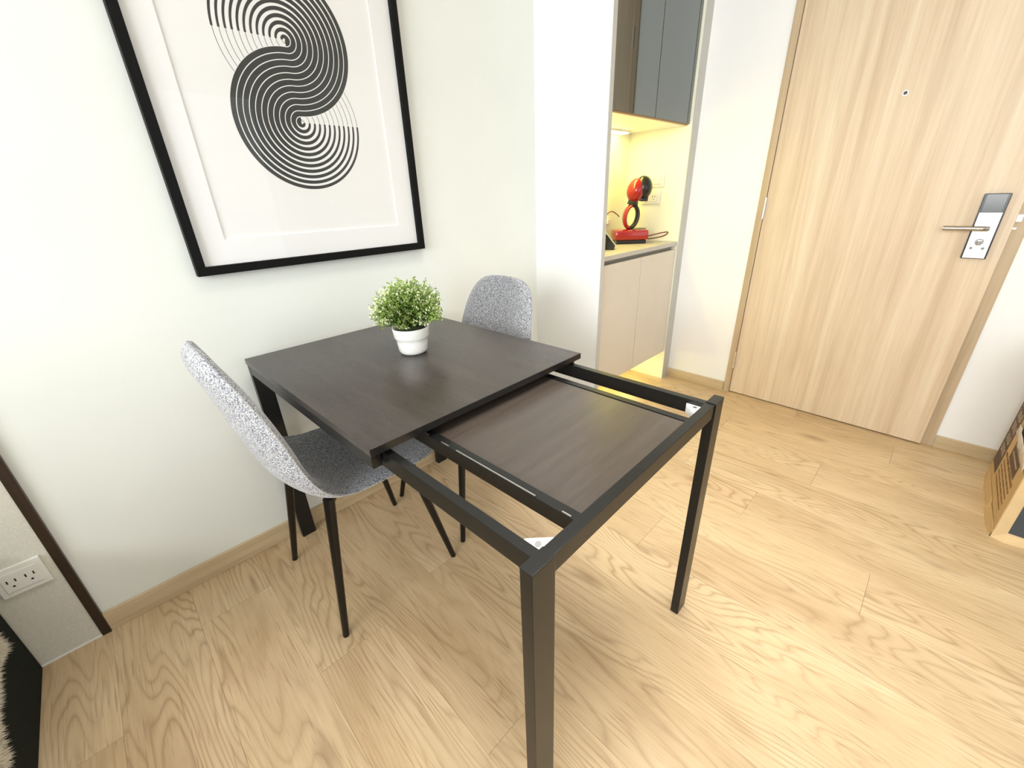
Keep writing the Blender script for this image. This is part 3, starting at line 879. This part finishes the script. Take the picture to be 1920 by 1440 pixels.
bm = bmesh.new(); rounded_slab(bm, -0.45, 0.452, -1.25, 1.076, 0.004, 0.430, 0.022, 0.05, rcm=0.022); obj('seat_base', bm, 'sofa', sf, True)
bm = bmesh.new(); rounded_slab(bm, -0.70, -0.40, -1.20, 1.03, 0.004, 0.95, 0.08, 0.05, 8, 6, 0.08); obj('backrest', bm, 'sofa', sf, True)
for x, y in ((-0.35, -1.1), (0.36, -1.1), (-0.35, 0.9), (0.36, 0.9)):
    bobj('foot', (x - .02, x + .02, y - .02, y + .02, 0, 0.006), 'blackplastic', sf)

rg = thing('fur_throw', 'cream shaggy throw with a wavy hem hanging down the side of the dark sofa', 'throw', (-0.90, 0.9, 0.43))


HEM = [(0.3, .13), (0.7, .16), (0.85, .12), (1.0, .15), (1.06, .16), (1.10, .148), (1.115, .148), (1.14, .182), (1.20, .208), (1.24, .208), (1.30, .226), (1.35, .218), (1.40, .204), (1.46, .21)]


def hem(y):       # height of the ragged hem on the sofa side
    for (ya, za), (yb, zb) in zip(HEM, HEM[1:]):
        if y <= yb: return za + (zb - za) * max(0, y - ya) / (yb - ya)
    return HEM[-1][1]


bm = bmesh.new(); ng = 70; g = []
XS = -0.452
for j in range(ng + 1):
    y = 0.30 + (1.405 - 0.30) * j / ng
    h = hem(y)
    pts = [(-1.22, 0.447), (-1.0, 0.449), (-0.75, 0.448), (-0.55, 0.447), (-0.50, 0.444), (-0.466, 0.432), (-0.450, 0.405), (-0.4460, 0.36), (-0.4455, 0.30), (-0.446, 0.24)]
    pts += [(-0.4465, 0.24 + (h - 0.24) * q) for q in (0.35, 0.7, 1.0)]
    g.append([bm.verts.new((x + 0.90 + 0.0015 + 0.0008 * math.sin(y * 70 + k * 2.0), y - 0.9, z - 0.43)) for k, (x, z) in enumerate(pts)])
for j in range(ng):
    for i in range(len(g[0]) - 1): bm.faces.new((g[j][i], g[j][i + 1], g[j + 1][i + 1], g[j + 1][i]))
obj('hide', bm, 'shag', rg, True)
bm = bmesh.new()
for i in range(16000):
    y = rnd.uniform(0.75, 1.405)
    h = hem(y)
    z = h + abs(rnd.gauss(0, 0.06)) if rnd.random() < 0.6 else rnd.uniform(h, 0.43)
    if z > 0.41: continue
    p = Vector((-0.4440 + 0.90, y - 0.9, z - 0.43))
    d = Vector((rnd.uniform(.15, 0.9), rnd.gauss(0, .55), rnd.uniform(-1.0, .1))).normalized()
    L = rnd.uniform(0.008, 0.018); s_ = d.cross(Vector((1, 0, 0))).normalized() * 0.0010
    bm.faces.new((bm.verts.new(p - s_), bm.verts.new(p + s_), bm.verts.new(p + d * L)))
o = obj('fur_pile', bm, 'shag', rg); o['kind'] = 'stuff'

# ------------------------------------------------------------------ cardboard box at the right edge
bx = thing('cardboard_box', 'tall printed cardboard box standing by the wall right of the door', 'box', (2.02, -0.388, 0))
BL, BH, BD = 0.525, 0.62, 0.85
bobj('side_panel', (0.002, BL, -0.004, 0.0, 0.004, BH), 'card', bx)
bobj('front_panel', (0.0, 0.004, -BD, -0.002, 0.012, BH), 'cardlight', bx)
bobj('rear_panel', (BL - 0.004, BL, -BD, -0.004, 0.004, BH), 'card', bx)
bobj('far_panel', (0.002, BL, -BD, -BD + 0.004, 0.004, BH), 'card', bx)
bobj('bottom_panel', (0.002, BL, -BD + .004, -0.004, 0.002, 0.006), 'card', bx)
bobj('top_panel', (0.0, BL, -BD, 0.0, BH, BH + 0.004), 'card', bx)
# crushed bottom flaps
bm = bmesh.new()
P_ = [(0.0, 0.003, 0.0), (0.07, 0.012, 0.0), (0.19, 0.015, 0.0), (0.21, 0.010, 0.0), (0.36, 0.014, 0.0), (0.50, 0.006, 0.0)]
T_ = [(0.0, 0.001, 0.018), (0.07, 0.004, 0.034), (0.19, 0.005, 0.030), (0.21, 0.004, 0.036), (0.36, 0.004, 0.034), (0.50, 0.002, 0.03)]
a = [bm.verts.new(p) for p in P_]; b = [bm.verts.new(p) for p in T_]
a2 = [bm.verts.new((p[0], p[1] - 0.003, p[2])) for p in P_]; b2 = [bm.verts.new((p[0], p[1] - 0.003, p[2])) for p in T_]
for i in range(5):
    bm.faces.new((a[i], a[i + 1], b[i + 1], b[i])); bm.faces.new((a2[i + 1], a2[i], b2[i], b2[i + 1])); bm.faces.new((b[i], b[i + 1], b2[i + 1], b2[i])); bm.faces.new((a[i + 1], a[i], a2[i], a2[i + 1]))
obj('crushed_flap', bm, 'card', bx)
bm = bmesh.new()
P_ = [(-0.001, 0.0, 0.0), (-0.014, -0.03, 0.0), (-0.008, -0.09, 0.0), (-0.016, -0.20, 0.0), (-0.006, -0.4, 0.0), (-0.012, -BD, 0.0)]
a = [bm.verts.new(p) for p in P_]; b = [bm.verts.new((-0.0005, p[1], 0.030)) for p in P_]; c = [bm.verts.new((0.0, p[1], 0.0)) for p in P_]
for i in range(5):
    bm.faces.new((a[i], a[i + 1], b[i + 1], b[i])); bm.faces.new((c[i + 1], c[i], b[i], b[i + 1]))
    bm.faces.new((a[i], c[i], c[i + 1], a[i + 1]))
obj('bent_front_flap', bm, 'cardlight', bx)
# printing: fields are thin flat layers
bobj('brown_print_field', (0.385, BL, 0.0, 0.0006, 0.066, BH - 0.01), 'print_brown', bx)
bobj('brown_print_field', (0.105, 0.305, 0.0, 0.0006, 0.190, 0.42), 'print_brown', bx)
bobj('slate_print_field', (-0.0006, 0.0, -BD + .05, -0.033, 0.036, BH - 0.03), 'print_slate', bx)
bm = bmesh.new()
for row in range(5):
    zz = 0.170 - row * 0.024; x = 0.07
    while x < 0.36:
        w = rnd.uniform(0.006, 0.013); h = 0.010 if row else 0.016
        box(bm, x, x + w, 0.0, 0.0006, zz, zz + h * rnd.uniform(.7, 1)); x += w + rnd.uniform(.002, .008)
o = obj('printed_text', bm, 'print_text', bx); o['kind'] = 'stuff'
bm = bmesh.new()
for row in range(4):
    zz = 0.222 + row * 0.030; x = 0.125
    while x < 0.285:
        w = rnd.uniform(0.006, 0.014); box(bm, x, x + w, 0.0006, 0.0010, zz, zz + 0.008); x += w + 0.004
for row in range(9):      # large light strokes on the dark field
    zz = 0.135 + row * 0.052; x = 0.410
    for q in range(5):
        box(bm, x + q * 0.019, x + q * 0.019 + 0.007, 0.0006, 0.0010, zz, zz + 0.036)
        if (q + row) % 2: box(bm, x + q * 0.019, x + q * 0.019 + 0.018, 0.0006, 0.0010, zz + (0.030 if q % 3 else 0.0), zz + (0.036 if q % 3 else 0.007))
o = obj('light_printed_marks', bm, 'print_light', bx); o['kind'] = 'stuff'
bm = bmesh.new(); g = []
for i in range(9):
    row = []
    for j in range(4):
        x = 0.02 + 0.042 * i; z = 0.262 + 0.012 * j + 0.018 * (i / 8) + 0.004 * math.sin(i * 2.1)
        row.append(bm.verts.new((x, 0.0025 + 0.004 * abs(math.sin(i * 1.7 + j * 1.3)), z)))
    g.append(row)
for i in range(8):
    for j in range(3): bm.faces.new((g[i][j], g[i + 1][j], g[i + 1][j + 1], g[i][j + 1]))
o = obj('packing_tape', bm, 'tape', bx, True, 'wrinkled milky packing tape')
md = o.modifiers.new('solid', 'SOLIDIFY'); md.thickness = 0.001

# unseen lamp housing added for the ceiling fill light
cl = thing('unseen_ceiling_lamp', 'unseen square flat white ceiling lamp, added as housing for the fill light', 'lamp', (0.88, 0.36, HC))
bobj('housing', (-0.46, 0.46, -0.46, 0.46, -0.026, 0.0), 'lam', cl, 0.004)
bpy.context.view_layer.update()
